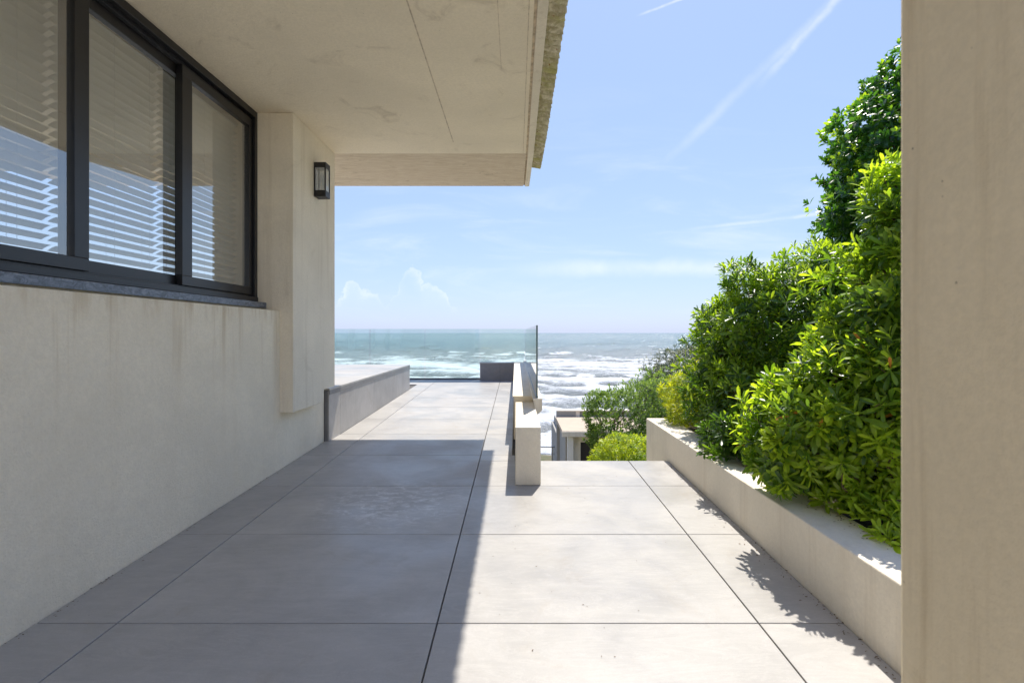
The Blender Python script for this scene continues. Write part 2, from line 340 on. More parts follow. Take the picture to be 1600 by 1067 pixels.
# ------------------------------------------------------------------ object helpers
def wloc(o):
    v = Vector((0, 0, 0))
    while o is not None: v += o.location; o = o.parent
    return v
def tag(o, label=None, cat=None, group=None, kind=None):
    if label: o['label'] = label
    if cat: o['category'] = cat
    if group: o['group'] = group
    if kind: o['kind'] = kind
    return o
def thing(name, loc, label, cat, group=None):
    o = bpy.data.objects.new(name, None); COL.objects.link(o); o.location = loc; o.empty_display_size = 0.2
    return tag(o, label, cat, group)
class MB:
    def __init__(s): s.v = []; s.f = []
    def add(s, vs, fs):
        k = len(s.v); s.v += [tuple(v) for v in vs]; s.f += [tuple(i+k for i in f) for f in fs]; return s
    def box(s, x0, x1, y0, y1, z0, z1, slope=0.0):
        vs = [(x, y, z+slope*y) for z in (z0, z1) for y in (y0, y1) for x in (x0, x1)]
        return s.add(vs, [(0, 2, 3, 1), (4, 5, 7, 6), (0, 1, 5, 4), (2, 6, 7, 3), (0, 4, 6, 2), (1, 3, 7, 5)])
    def prism_x(s, poly, x0, x1):      # poly in (y,z)
        n = len(poly); vs = [(x0, a, b) for a, b in poly]+[(x1, a, b) for a, b in poly]
        return s.add(vs, [tuple(range(n)), tuple(range(2*n-1, n-1, -1))]+[(i, i+n, (i+1) % n+n, (i+1) % n) for i in range(n)])
    def prism_y(s, poly, y0, y1, dz=0.0):      # poly in (x,z)
        n = len(poly); vs = [(a, y0, b) for a, b in poly]+[(a, y1, b+dz) for a, b in poly]
        return s.add(vs, [tuple(range(n-1, -1, -1)), tuple(range(n, 2*n))]+[(i, (i+1) % n, (i+1) % n+n, i+n) for i in range(n)])
    def tube(s, a, b, r0, r1=None, n=6):
        r1 = r0 if r1 is None else r1; a = Vector(a); b = Vector(b); d = (b-a).normalized()
        u = d.cross(Vector((0.3, 0.9, 0.2))).normalized(); w = d.cross(u)
        vs = []
        for c, r in ((a, r0), (b, r1)):
            for i in range(n): q = 2*math.pi*i/n; vs.append(c+u*(r*math.cos(q))+w*(r*math.sin(q)))
        return s.add(vs, [(i, (i+1) % n, (i+1) % n+n, i+n) for i in range(n)]+[tuple(range(n-1, -1, -1)), tuple(range(n, 2*n))])
    def build(s, name, mat, parent=None, bevel=0.0, origin=None, smooth=False):
        off = wloc(parent) if parent is not None else Vector(origin or (0, 0, 0))
        me = bpy.data.meshes.new(name); me.from_pydata([(v[0]-off.x, v[1]-off.y, v[2]-off.z) for v in s.v], [], s.f)
        for m in (mat if isinstance(mat, (list, tuple)) else [mat]): me.materials.append(m)
        import bmesh
        bm = bmesh.new(); bm.from_mesh(me); bmesh.ops.recalc_face_normals(bm, faces=bm.faces); bm.to_mesh(me); bm.free()
        o = bpy.data.objects.new(name, me); COL.objects.link(o)
        if parent is not None: o.parent = parent
        else: o.location = off
        if smooth:
            for p in me.polygons: p.use_smooth = True
        if bevel:
            b = o.modifiers.new('bevel', 'BEVEL'); b.width = bevel; b.segments = 2; b.limit_method = 'ANGLE'
        return o
def bx(name, mat, parent, *a, bevel=0.0, **k): return MB().box(*a).build(name, mat, parent, bevel, **k)

SL = 0.02375                    # the terrace rises very gently away from the camera
def fz(y): return SL*y

# ------------------------------------------------------------------ ground, sea
SEA = -8.0
def smooth01(t): t = np.clip(t, 0, 1); return t*t*(3-2*t)
def ground():
    xs = np.concatenate([-np.geomspace(3000, 14, 22), np.linspace(-12, 20, 60), np.geomspace(22, 3000, 22)])
    ys = np.concatenate([-np.geomspace(400, 6, 12), np.linspace(-5, 45, 90), np.array([60, 120, 400, 2000])])
    X, Y = np.meshgrid(xs, ys)
    Z = -3.7-(smooth01((Y-19)/18))*4.9 - np.clip(Y-45, 0, 60)*0.05
    garden = (-1.0 - smooth01((Y-5.3)/6.5)*2.7)
    w = smooth01((X-0.2)/1.0)*smooth01((16-Y)/3.0)
    Z = Z*(1-w)+np.maximum(Z, garden)*w
    Z = Z+0.05*np.sin(X*1.9+Y)*np.cos(Y*1.3)*(np.abs(Y) < 40)
    under = (Y < 5.0) & (X < 1.3)
    Z = np.where(under, -3.7, Z)
    n, m_ = X.shape
    v = np.stack([X, Y, Z], -1).reshape(-1, 3)
    idx = np.arange(n*m_).reshape(n, m_)
    f = np.stack([idx[:-1, :-1], idx[:-1, 1:], idx[1:, 1:], idx[1:, :-1]], -1).reshape(-1, 4)
    me = bpy.data.meshes.new('ground'); me.from_pydata(v.tolist(), [], f.tolist()); me.materials.append(M['ground'])
    o = bpy.data.objects.new('ground', me); COL.objects.link(o); tag(o, kind='structure')
ground()

def sea():
    ds = np.concatenate([np.geomspace(26, 900, 560), np.geomspace(960, 4000, 24), np.array([7000, 14000, 40000])])
    t = np.linspace(-1, 1, 520); us = np.sign(t)*(0.75*np.abs(t)+1.8*np.abs(t)**4)
    U, D = np.meshgrid(us, ds); X = U*D; Y = D.copy()
    rr = np.random.default_rng(5)
    def wob(x, n, lo, hi, amp):
        o = np.zeros_like(x)
        for _ in range(n):
            k = 2*math.pi/math.exp(rr.uniform(math.log(lo), math.log(hi))); o += np.sin(x*k+rr.uniform(0, 6.28))
        return o*amp/math.sqrt(n)
    Z = np.zeros_like(X); foam = np.zeros_like(X)
    lines = list(np.geomspace(38, 820, 46))
    for i, d0 in enumerate(lines):
        for part in range(1):
            pos = d0*(1+part*0.07)+wob(X, 5, d0*0.25, d0*1.6, d0*0.026)+wob(X, 5, 3, 14, 0.6)
            q = Y-pos                               # >0 seaward (behind the crest)
            along = np.clip(0.35+wob(X, 6, d0*0.07, d0*0.7, 0.75), 0, 1.3)
            A = (0.34 if d0 < 75 else 0.62 if d0 < 260 else 0.85)*(0.7+0.3*part)*min(1.0, d0/80+0.25)
            wf = 0.7+0.006*d0; wb = 1.5+0.015*d0
            prof = np.where(q < 0, np.exp(-(q/wf)**2), np.exp(-(q/wb)**2))*(1+0.25*wob(X+Y*0.5, 4, 3, 12, 1.0))
            Z += A*along*prof
            brk = np.clip(along*1.25-0.35, 0, 1)*(1.0 if d0 < 240 else 0.7 if d0 < 330 else 0.45)
            fr = np.where(q < 0, np.exp(-(q/(wf*1.7))**2), np.exp(-(q/(wb*(1.6 if d0 < 230 else 0.6)))**2))
            foam = np.maximum(foam, brk*fr*(0.80 if d0 < 240 else 0.55))
    # trough shading by smaller chop
    for lam, a in ((9, 0.10), (5.5, 0.06), (3.4, 0.035), (17, 0.14)):
        for _ in range(3):
            th = rr.normal(0, 0.35); k = 2*math.pi/(lam*rr.uniform(0.8, 1.25))
            fade = np.clip(1.3-Y/(lam*55), 0, 1)
            Z += a*fade*np.sin(k*(Y*math.cos(th)+X*math.sin(th))+rr.uniform(0, 6.28)+wob(X, 2, 20, 60, 0.7))
    base = 0.56*np.exp(-((Y-140)/95.0)**2)+0.42*np.exp(-((Y-50)/30.0)**2)  # surf foam, raised to stand in for sun glitter on the water too
    patch = wob(X+Y*0.6, 4, 12, 60, 0.11)*np.exp(-Y/260)
    foam = np.clip(np.maximum(foam*0.9, base+patch+0.30*np.clip(Z/0.5-0.4, -1, 1)*np.exp(-Y/300))*(Y < 900), 0, 1)
    zf = np.clip((4000-Y)/3000, 0, 1); Z = SEA+Z*zf*np.clip((900-Y)/300, 0, 1)
    n, m_ = X.shape; v = np.stack([X, Y, Z], -1).reshape(-1, 3).astype(np.float32)
    idx = np.arange(n*m_, dtype=np.int32).reshape(n, m_)
    f = np.stack([idx[:-1, :-1], idx[:-1, 1:], idx[1:, 1:], idx[1:, :-1]], -1).reshape(-1, 4)
    me = mesh_np('sea', v, f, M['sea'], {'foam': foam.reshape(-1).astype(np.float32)}, smooth=True)
    o = bpy.data.objects.new('sea', me); COL.objects.link(o); tag(o, kind='structure')
def mesh_np(name, v, f, mat, attrs=None, smooth=False):
    me = bpy.data.meshes.new(name); nf, k = f.shape
    me.vertices.add(len(v)); me.vertices.foreach_set('co', v.astype(np.float32).ravel())
    me.loops.add(nf*k); me.loops.foreach_set('vertex_index', f.astype(np.int32).ravel())
    me.polygons.add(nf); me.polygons.foreach_set('loop_start', np.arange(0, nf*k, k, dtype=np.int32))
    me.polygons.foreach_set('loop_total', np.full(nf, k, dtype=np.int32))
    me.polygons.foreach_set('use_smooth', np.full(nf, smooth, dtype=bool))
    me.materials.append(mat)
    for an, av in (attrs or {}).items():
        a = me.attributes.new(an, 'FLOAT', 'POINT'); a.data.foreach_set('value', av.astype(np.float32))
    me.update(calc_edges=True); return me
sea()

# ------------------------------------------------------------------ terrace floor of tiles
WALL = -1.907; PLX = 1.305; END = 10.46
terr = bpy.data.objects.new('terrace_floor', None); COL.objects.link(terr); tag(terr, kind='structure')
GAP = 0.005; TH = 0.02
cols = [-4.135, -2.86, -1.585, -0.313, 0.965, 2.24]
rows = [2.034+0.845*k for k in range(-9, 12)]  # rows behind the camera are added so sunlit floor bounces light forward
tile_cache = {}
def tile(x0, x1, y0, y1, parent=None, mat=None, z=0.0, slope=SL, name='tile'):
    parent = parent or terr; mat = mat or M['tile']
    w, d = round(x1-x0-0.006, 3), round(y1-y0-GAP, 3)
    key = (w, d, slope, mat.name)
    if key not in tile_cache:
        mb = MB(); c = 0.0015
        lo = [(-w/2, -d/2), (w/2, -d/2), (w/2, d/2), (-w/2, d/2)]
        hi = [(-w/2+c, -d/2+c), (w/2-c, -d/2+c), (w/2-c, d/2-c), (-w/2+c, d/2-c)]
        vs = [(x, y, -TH+slope*y) for x, y in lo]+[(x, y, -c+slope*y) for x, y in lo]+[(x, y, slope*y) for x, y in hi]
        fs = [(3, 2, 1, 0), (8, 9, 10, 11)]
        for i in range(4):
            j = (i+1) % 4; fs += [(i, j, j+4, i+4), (i+4, j+4, j+8, i+8)]
        mb.add(vs, fs); me = bpy.data.meshes.new('tile'); me.from_pydata(mb.v, [], mb.f); me.materials.append(mat)
        tile_cache[key] = me
    o = bpy.data.objects.new(name, tile_cache[key]); COL.objects.link(o); o.parent = parent
    p = wloc(parent); cy = (y0+y1)/2
    o.location = ((x0+x1)/2-p.x, cy-p.y, z+slope*cy-p.z+random.uniform(-0.0006, 0.0006))
    return o
for i in range(len(rows)-1):
    y0, y1 = rows[i], min(rows[i+1], END)
    if y1-y0 < 0.05: continue
    for j in range(len(cols)-1):
        x0, x1 = cols[j], cols[j+1]
        regs = []
        if y0 < 4.3:                                      # wide part with the planter on the right
            a, b = max(x0, WALL), min(x1, PLX)
            if b-a > 0.03: regs.append((a, b, y0, min(y1, 4.39) if a > 0.2 else y1))
            if y1 > 4.39 and a < 0 < b: regs[-1] = (a, b, y0, 4.39); regs.append((a, -0.005, 4.39, y1))
        elif y0 < 8.9:
            a, b = max(x0, -1.907 if y0 < 5.1 else -1.86), min(x1, -0.03)
            if b-a > 0.03: regs.append((a, b, y0, y1))
        else:
            a, b = x0, min(x1, -0.03)
            if b-a > 0.03: regs.append((a, b, y0, y1))
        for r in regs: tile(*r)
mb = MB()
mb.box(-1.905, PLX-0.003, -5.6, 4.388, -0.30, -TH-0.003, SL); mb.box(-1.905, -0.005, 4.388, END+0.12, -0.30, -TH-0.003, SL)
mb.box(-5.5, -1.905, 5.3, END+0.12, -0.30, -TH-0.003, SL)
mb.build('screed_bed', M['bed'], terr)
# retaining walls carrying the terrace, and the garden stair past its edge
ret = thing('retaining_wall', (0, 5, -3.9), 'rendered retaining wall carrying the tiled terrace above the garden', 'wall')
r = MB(); r.box(-5.5, -0.0, -5.6, END+0.12, -4.0, -0.30, 0); r.box(0.0, PLX-0.003, -5.6, 4.385, -4.0, -0.30, 0); r.build('wall', M['concrete_cream'], ret)
st = thing('garden_stair', (0.75, 4.4, -1.0), 'concrete steps dropping from the tiled terrace edge to the garden', 'stairs')
for k in range(7):
    z = fz(4.39)-0.165*(k+1); bx('step', M['concrete_grey'], st, 0.25, 1.30, 4.39+0.28*k, 4.39+0.28*(k+1)-0.002, z-0.6, z)

# ------------------------------------------------------------------ house
house = thing('house', (-4.5, 1.0, 0.0), 'cream concrete house with black sliding window and deep flat roof overhang', 'house')
SZ = 2.98                      # soffit
WX = -2.10                     # window plane
SILLZ = 1.43
def hb(name, mat, *a, bevel=0.004): return bx(name, M[mat], house, *a, bevel=bevel)
w1 = MB(); w1.box(-2.14, WALL, -3.0, 5.094, -0.3, 1.378); w1.build('wall', M['render_wall'], house, 0.006)
bx('wall', M['concrete_cream'], house, -2.20, -2.056, -3.0, 4.139, 1.30, 1.404)
hb('wall', 'concrete_cream', -2.30, -2.142, -3.0, 4.154, -0.3, SILLZ-0.03)
# pilaster: hangs down the wall, notched where it meets the raised platform
pil = MB(); pil.prism_x([(4.138, 0.556), (4.80, 0.553), (4.80, 0.668), (5.09, 0.668), (5.09, SZ-0.002), (4.138, SZ-0.002)], -2.145, -1.80)
pil.build('pilaster', M['concrete_cream'], house, 0.005)
hb('wall', 'concrete_cream', -2.45, -2.148, 4.158, 5.088, 1.0, SZ-0.003)
# roof slab
sl = MB(); sl.box(-5.6, 0.10, -0.3, 5.09, SZ, 3.34); sl.build('roof_slab', M['concrete_soffit'], house)  # rear end cut short behind the camera so sun reaches the floor there
eb = MB(); eb.prism_x([(5.093, SZ+0.002), (6.28, SZ+0.075), (6.285, SZ+0.083), (6.76, 3.135), (6.76, 3.34), (5.093, 3.34)], -5.6, 0.10)
eb.build('edge_beam', M['concrete_beam'], house)
fa = MB(); fa.prism_x([(-0.3, SZ-0.004), (5.09, SZ-0.004), (6.765, 3.131), (6.765, 3.36), (-0.3, 3.36)], 0.118, 0.177); fa.build('fascia', M['concrete_cream'], house, 0.003)
sb = MB(); sb.prism_x([(-0.3, SZ+0.012), (5.09, SZ+0.012), (6.755, 3.147), (6.755, 3.33), (-0.3, 3.33)], 0.1005, 0.1175); sb.build('shadow_gap', M['fin'], house)
se = MB(); se.box(-0.588, -0.580, -0.29, 4.78, SZ-0.002, SZ+0.01); se.build('formwork_seam', M['fin'], house)
se = MB(); se.box(-0.100, -0.097, -0.29, 3.45, SZ-0.0015, SZ+0.01); se.build('formwork_seam', M['fin'], house)
se = MB(); se.box(0.070, 0.074, -0.29, 5.09, SZ-0.002, SZ+0.01); se.build('formwork_seam', M['fin'], house)
# corrugated sheets projecting past the fascia
def sheet(y0, y1, zoff):
    pitch = 0.074; ny = int((y1-y0)/pitch*10)+1; xs = [0.12, 0.20, 0.26, 0.312]
    vs = []; fs = []
    for side in (0, 1):
        for i in range(ny):
            y = y0+(y1-y0)*i/(ny-1)
            for k, x in enumerate(xs):
                j = 0.003*math.sin(y*61+k)
                xx = x+(j*0.6+0.002*math.sin(y*130) if k == 3 else 0)
                z = 3.215+zoff*0.3+0.014*math.sin(2*math.pi*y/pitch)-(x-0.12)*0.16+(0.0 if side == 0 else 0.013)
                vs.append((xx, y, z+0.06*max(0, (y-5.09))*1.0))
    n = ny*4
    for s_ in (0, 1):
        for i in range(ny-1):
            for k in range(3):
                a = s_*n+i*4+k; fs.append((a, a+1, a+5, a+4))
    for i in range(ny-1): a = i*4+3; fs.append((a, a+4, a+4+n, a+n))
    for k in range(3): fs.append((k, k+1, k+1+n, k+n)); a = (ny-1)*4+k; fs.append((a, a+1, a+1+n, a+n))
    MB().add(vs, fs).build('roof_sheet', M['sheet'], house)
y = -0.3; q = 0
while y < 6.3:
    y1 = min(y+0.88, 6.42); sheet(y, y1+0.0, 0.006*(q % 2)); y = y1; q += 1
hb('roof_edge', 'concrete_grey', -5.6, 0.19, -0.3, 6.5, 3.36, 3.44)
# rest of the house: side, end and rear walls, ceiling and floor of the room behind the window
hb('room_wall', 'room_wall', -2.30, -2.142, -0.28, 0.35, SILLZ+0.0, SZ-0.002)
hb('wall', 'render_wall', -2.30, -1.95, -5.59, -0.305, 1.379, 3.5)
hb('roof_slab', 'concrete_grey', -5.6, -2.31, -3.0, -0.31, SZ, 3.34)
hb('room_wall', 'room_wall', -5.35, -2.31, -3.2, -3.02, -0.3, SZ-0.002)
hb('room_floor', 'room_floor', -5.35, -2.31, -3.0, 5.09, 0.0, 0.12)
# sea-facing end wall with a wide opening, rear wall with a window opening
hb('room_wall', 'room_wall', -2.9, -2.455, 4.95, 5.085, 0.12, SZ-0.003)
hb('room_wall', 'room_wall', -5.2, -2.9, 4.95, 5.085, 2.80, SZ-0.003)
hb('room_wall', 'room_wall', -5.35, -5.2, -3.0, 5.085, 0.12, 0.5)
hb('room_wall', 'room_wall', -5.35, -5.2, -3.0, 5.085, 2.86, SZ-0.003)
for yy in (-3.0, -0.2, 2.0, 4.4): hb('room_wall', 'room_wall', -5.34, -5.21, yy, yy+0.3, 0.5, 2.86)
hb('ceiling', 'room_wall', -5.2, -2.31, -0.28, 4.94, SZ-0.03, SZ-0.004)

# window: frame > sash, pane, sill
WY0, WY1 = 0.36, 4.150; WZ0, WZ1 = 1.452, SZ-0.004
fr = MB()
fr.box(WX-0.09, WX+0.012, WY0, WY1, WZ1-0.052, WZ1); fr.box(WX-0.09, WX+0.018, WY0, WY1, WZ0, WZ0+0.035)
fr.box(WX-0.09, WX+0.012, WY1-0.05, WY1, WZ0+0.035, WZ1-0.052); fr.box(WX-0.09, WX+0.012, WY0, WY0+0.05, WZ0+0.035, WZ1-0.052)
fr.box(WX-0.03, WX-0.024, WY0+0.05, WY1-0.05, WZ1-0.075, WZ1-0.052); fr.box(WX-0.03, WX-0.024, WY0+0.05, WY1-0.05, WZ0+0.035, WZ0+0.05)
window = fr.build('window', M['black_alu'], house, 0.002)
sills = MB(); sills.prism_y([(WX-0.10, 1.432), (WX+0.085, 1.398), (WX+0.085, 1.440), (WX+0.083, 1.443), (WX-0.10, 1.4515)], WY0-0.05, WY1+0.012); sills.build('sill', M['sill'], window, 0.0015)
def sash(y0, y1, dx, st0=0.05, st1=0.05):
    z0, z1 = WZ0+0.05, WZ1-0.075; x0, x1 = WX-0.045+dx, WX-0.005+dx
    m = MB(); m.box(x0, x1, y0, y1, z1-0.065, z1); m.box(x0, x1, y0, y1, z0, z0+0.062)
    m.box(x0, x1, y0, y0+st0, z0+0.062, z1-0.065); m.box(x0, x1, y1-st1, y1, z0+0.062, z1-0.065)
    m.build('sash', M['black_alu'], window, 0.0025)
    p = MB(); xm = (x0+x1)/2; p.add([(xm, y0+st0-0.005, z0+0.058), (xm, y1-st1+0.005, z0+0.058), (xm, y1-st1+0.005, z1-0.06), (xm, y0+st0-0.005, z1-0.06)], [(0, 1, 2, 3)])
    p.build('pane', M['pane'], window)
sash(3.235, 4.098, -0.002, 0.10, 0.052); sash(2.445, 3.34, -0.044, 0.095, 0.055); sash(1.62, 2.53, -0.002, 0.06, 0.085); sash(0.42, 1.66, -0.044)

# venetian blinds hanging inside the window
def blind(y0, y1, label):
    x = -2.265
    t = thing('venetian_blind', (x, (y0+y1)/2, 2.88), label, 'blind', 'venetian blinds inside the black window')
    bx('head_rail', M['white'], t, x-0.028, x+0.028, y0, y1, 2.86, 2.90, bevel=0.002)
    w = 0.025; ang = R(25); L = y1-y0
    pts = []
    for k in range(5):
        s_ = -1+k/2; cx = s_*w*math.cos(ang); cz = s_*w*math.sin(ang)+0.0035*(1-s_*s_); pts.append((cx, cz))
    vs = [(a, yy, b) for yy in (-L/2, L/2) for a, b in pts]+[(a, yy, b-0.0006) for yy in (-L/2, L/2) for a, b in pts]
    fs = [(i, i+1, i+6, i+5) for i in range(4)]+[(i+11, i+10, i+15, i+16) for i in range(4)]
    me = bpy.data.meshes.new('slat'); me.from_pydata(vs, [], fs); me.materials.append(M['blind'])
    z = 2.835
    while z > 1.50:
        o = bpy.data.objects.new('slat', me); COL.objects.link(o); o.parent = t
        o.location = (random.uniform(-0.001, 0.001), 0, z-2.88+random.uniform(-0.0015, 0.0015)); o.rotation_euler = (random.uniform(-0.002, 0.002), random.uniform(-0.04, 0.04), 0); z -= 0.047
    bx('bottom_rail', M['white'], t, x-0.022, x+0.022, y0, y1, 1.475, 1.492, bevel=0.002)
    for f_ in (0.12, 0.5, 0.88):
        yy = y0+(y1-y0)*f_; c = MB(); c.tube((x+0.024, yy, 1.49), (x+0.024, yy, 2.86), 0.0009, n=4); c.tube((x-0.024, yy, 1.49), (x-0.024, yy, 2.86), 0.0009, n=4); c.build('ladder_cord', M['white'], t)
blind(3.25, 4.12, 'white venetian blind behind the furthest pane of the black window')
blind(2.50, 3.22, 'white venetian blind behind the middle visible pane of the black window')
blind(1.05, 2.47, 'white venetian blind behind the nearest pane, cut by the picture edge')

# ------------------------------------------------------------------ wall lamp
LY0, LY1 = 4.558, 4.668; LX0, LX1 = -1.80, -1.693; LZ0, LZ1 = 2.414, 2.719
lamp = thing('wall_lamp', (-1.80, 4.61, 2.41), 'black box lantern with clear sides fixed high on the concrete pilaster', 'wall lamp')
m = MB(); m.box(LX0+0.002, LX1, LY0, LY1, LZ1-0.045, LZ1); m.build('cap', M['black_satin'], lamp, 0.0015)
m = MB(); m.box(LX0+0.002, LX1, LY0, LY1, LZ0, LZ0+0.055); m.build('base', M['black_satin'], lamp, 0.0015)
for xx in (LX0+0.002, LX1-0.011):
    for yy in (LY0, LY1-0.011):
        m = MB(); m.box(xx, xx+0.011, yy, yy+0.011, LZ0+0.055, LZ1-0.045); m.build('post', M['black_satin'], lamp)
m = MB(); m.box(LX0+0.001, LX0+0.004, LY0+0.011, LY1-0.011, LZ0+0.05, LZ1-0.05); m.build('back_plate', M['white'], lamp)
m = MB(); m.tube((-1.745, 4.613, LZ0+0.055), (-1.745, 4.613, LZ0+0.11), 0.014, n=12); m.build('bulb_holder', M['white'], lamp)
m = MB(); m.tube((-1.745, 4.613, LZ0+0.111), (-1.745, 4.613, LZ1-0.09), 0.020, 0.017, n=14); m.build('bulb', M['white'], lamp, smooth=False)
z0, z1 = LZ0+0.056, LZ1-0.046
for vs in ([(LX0+0.012, LY0+0.005, z0), (LX1-0.011, LY0+0.005, z0), (LX1-0.011, LY0+0.005, z1), (LX0+0.012, LY0+0.005, z1)],
           [(LX0+0.012, LY1-0.005, z0), (LX1-0.011, LY1-0.005, z0), (LX1-0.011, LY1-0.005, z1), (LX0+0.012, LY1-0.005, z1)],
           [(LX1-0.005, LY0+0.011, z0), (LX1-0.005, LY1-0.011, z0), (LX1-0.005, LY1-0.011, z1), (LX1-0.005, LY0+0.011, z1)]):
    MB().add(vs, [(0, 1, 2, 3)]).build('pane', M['lamp_glass'], lamp)

cw = MB().box(-1.9, 6.0, -5.8, -5.6, -1.6, 2.6).build('bounce_wall', M['concrete_white'], None, 0.006, origin=(1.5, -5.7, -1.6))  # added, out of view: bounces sunlight into the shaded terrace
tag(cw, 'cream wall added behind the camera to bounce sunlight into shade', 'wall')
# ------------------------------------------------------------------ raised platform
PT = 0.645
pf = thing('raised_platform', (-3.4, 7.0, fz(7)), 'low raised block clad in grey tiles with pale tiled top beside the terrace', 'platform')
bx('core', M['bed'], pf, -5.6, -1.875, 5.11, 8.96, -0.2, PT-0.03)
for (a, b) in ((5.43, 6.705), (6.705, 7.98), (7.98, 8.972)):      # cladding facing the walkway
    MB().prism_x([(a+0.0015, fz(a)), (b-0.0015, fz(b)), (b-0.0015, PT-0.024), (a+0.0015, PT-0.024)], -1.873, -1.860).build('side_panel', M['tile_side'], pf)
MB().prism_x([(5.10, fz(5.1)), (5.4285, fz(5.43)), (5.4285, PT-0.024), (5.10, PT-0.024)], -1.873, -1.860).build('side_panel', M['tile_side'], pf)
MB().box(-1.905, -1.8735, 5.098, 5.109, fz(5.1), PT-0.024).build('side_panel', M['tile_dark'], pf)
MB().box(-5.6, -1.874, 8.961, 8.972, fz(8.9), PT-0.024).build('side_panel', M['tile_side'], pf)
ys_ = [5.098, 5.50, 6.345, 7.19, 8.035, 8.975]; xs_ = [-5.6, -4.36, -3.09, -1.852]
for i in range(5):
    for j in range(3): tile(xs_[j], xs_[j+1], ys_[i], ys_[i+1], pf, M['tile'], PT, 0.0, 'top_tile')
edge = MB(); edge.box(-1.8595, -1.8535, 5.10, 8.972, PT-0.062, PT-0.022); edge.build('edge_trim', M['tile_dark'], pf)

# ------------------------------------------------------------------ far dark planter block at the glass corner
blk = thing('end_block', (-0.38, 10.3, fz(10.3)), 'short dark grey tiled block in the far corner under the glass', 'block')
bx('core', M['bed'], blk, -0.705, -0.035, 10.222, 10.455, fz(10.2), 0.585)
for (a, b) in ((-0.715, -0.318), (-0.314, -0.035)): bx('side_panel', M['tile_dark'], blk, a, b, 10.208, 10.22, fz(10.2)+0.002, 0.585)
bx('side_panel', M['tile_dark'], blk, -0.716, -0.706, 10.2215, 10.455, fz(10.2)+0.002, 0.585)
bx('top_tile', M['tile'], blk, -0.722, -0.0345, 10.200, 10.455, 0.5865, 0.604, bevel=0.001)

# ------------------------------------------------------------------ parapet with coping, side and front glass
PY0, PY1 = 5.18, 10.55
def pz(y): return 0.562+(y-PY0)*0.0075
par = thing('parapet_wall', (0.07, 7.8, fz(7.8)), 'long low cream parapet with pale coping carrying the side glass', 'parapet')
MB().prism_x([(PY0, fz(PY0)), (PY1, fz(PY1)), (PY1, pz(PY1)-0.016), (PY0, pz(PY0)-0.016)], -0.022, 0.17).build('wall', M['concrete_cream'], par, 0.003)
yy = PY0-0.005; step_ = [5.68, 6.525, 7.37, 8.215, 9.06, 9.905, PY1]
for e in step_:
    MB().prism_x([(yy+0.002, pz(yy)-0.0155), (e-0.002, pz(e)-0.0155), (e-0.002, pz(e)), (yy+0.002, pz(yy))], -0.032, 0.172).build('coping_tile', M['concrete_white'], par, 0.001)
    yy = e
cz = 0.597
MB().prism_y([(0.158, cz-0.0), (0.243, cz), (0.243, cz-0.105), (0.205, cz-0.145), (0.174, cz-0.145), (0.174, cz-0.02), (0.158, cz-0.02)], 4.70, 10.62, dz=0.03).build('outer_rail_beam', M['concrete_white'], par, 0.003)
bx('outer_wall', M['concrete_cream'], par, 0.175, 0.20, 4.9, 10.6, -0.6, cz-0.146)

sg = thing('side_glass_balustrade', (0.195, 7.6, 0.6), 'frameless green tinted glass balustrade running seaward on the parapet', 'glass balustrade')
def pane_y(x, y0, y1, z0, z1, parent, dz=0.0):
    t2 = 0.0075; mb_ = MB(); mb_.box(x-t2, x+t2, y0, y1, z0, z1)
    o = mb_.build('glass_pane', [M['fence_glass'], M['glass_edge']], parent)
    for p in o.data.polygons:
        if abs(p.normal.x) < 0.5: p.material_index = 1
    return o
gy = [4.72, 6.67, 8.6, 10.50]
for a, b in zip(gy[:-1], gy[1:]): pane_y(0.195, a+0.004, b-0.004, 0.60+(a-4.7)*0.005, 1.270, sg)
bx('base_channel', M['steel'], sg, 0.183, 0.207, 4.74, 10.5, 0.598, 0.612)
fg = thing('front_glass_balustrade', (-2, 10.5, fz(10.5)), 'frameless green tinted glass balustrade across the seaward end of terrace', 'glass balustrade')
gx = [0.186, -0.735, -1.864, -2.993, -4.12, -5.25]
for b, a in zip(gx[:-1], gx[1:]):
    t2 = 0.0075; mb_ = MB(); mb_.box(a+0.007, b-0.007, 10.50-t2, 10.50+t2, fz(10.5)+0.02, 1.279)
    o = mb_.build('glass_pane', [M['fence_glass'], M['glass_edge']], fg)
    for p in o.data.polygons:
        if abs(p.normal.y) < 0.5: p.material_index = 1
bx('base_channel', M['black_alu'], fg, -5.4, -0.724, 10.475, 10.525, fz(10.5)-0.01, fz(10.5)+0.022)

# ------------------------------------------------------------------ low wall block
lw = MB(); lw.prism_x([(3.735, fz(3.735)+0.001), (5.175, fz(5.175)+0.001), (5.175, 0.505), (3.735, 0.511)], -0.004, 0.182)
o = lw.build('low_wall', M['concrete_cream'], None, 0.005, origin=(0.09, 4.4, fz(4.4)))
tag(o, 'short cream concrete wall stub ending the parapet in the middle of terrace', 'low wall')

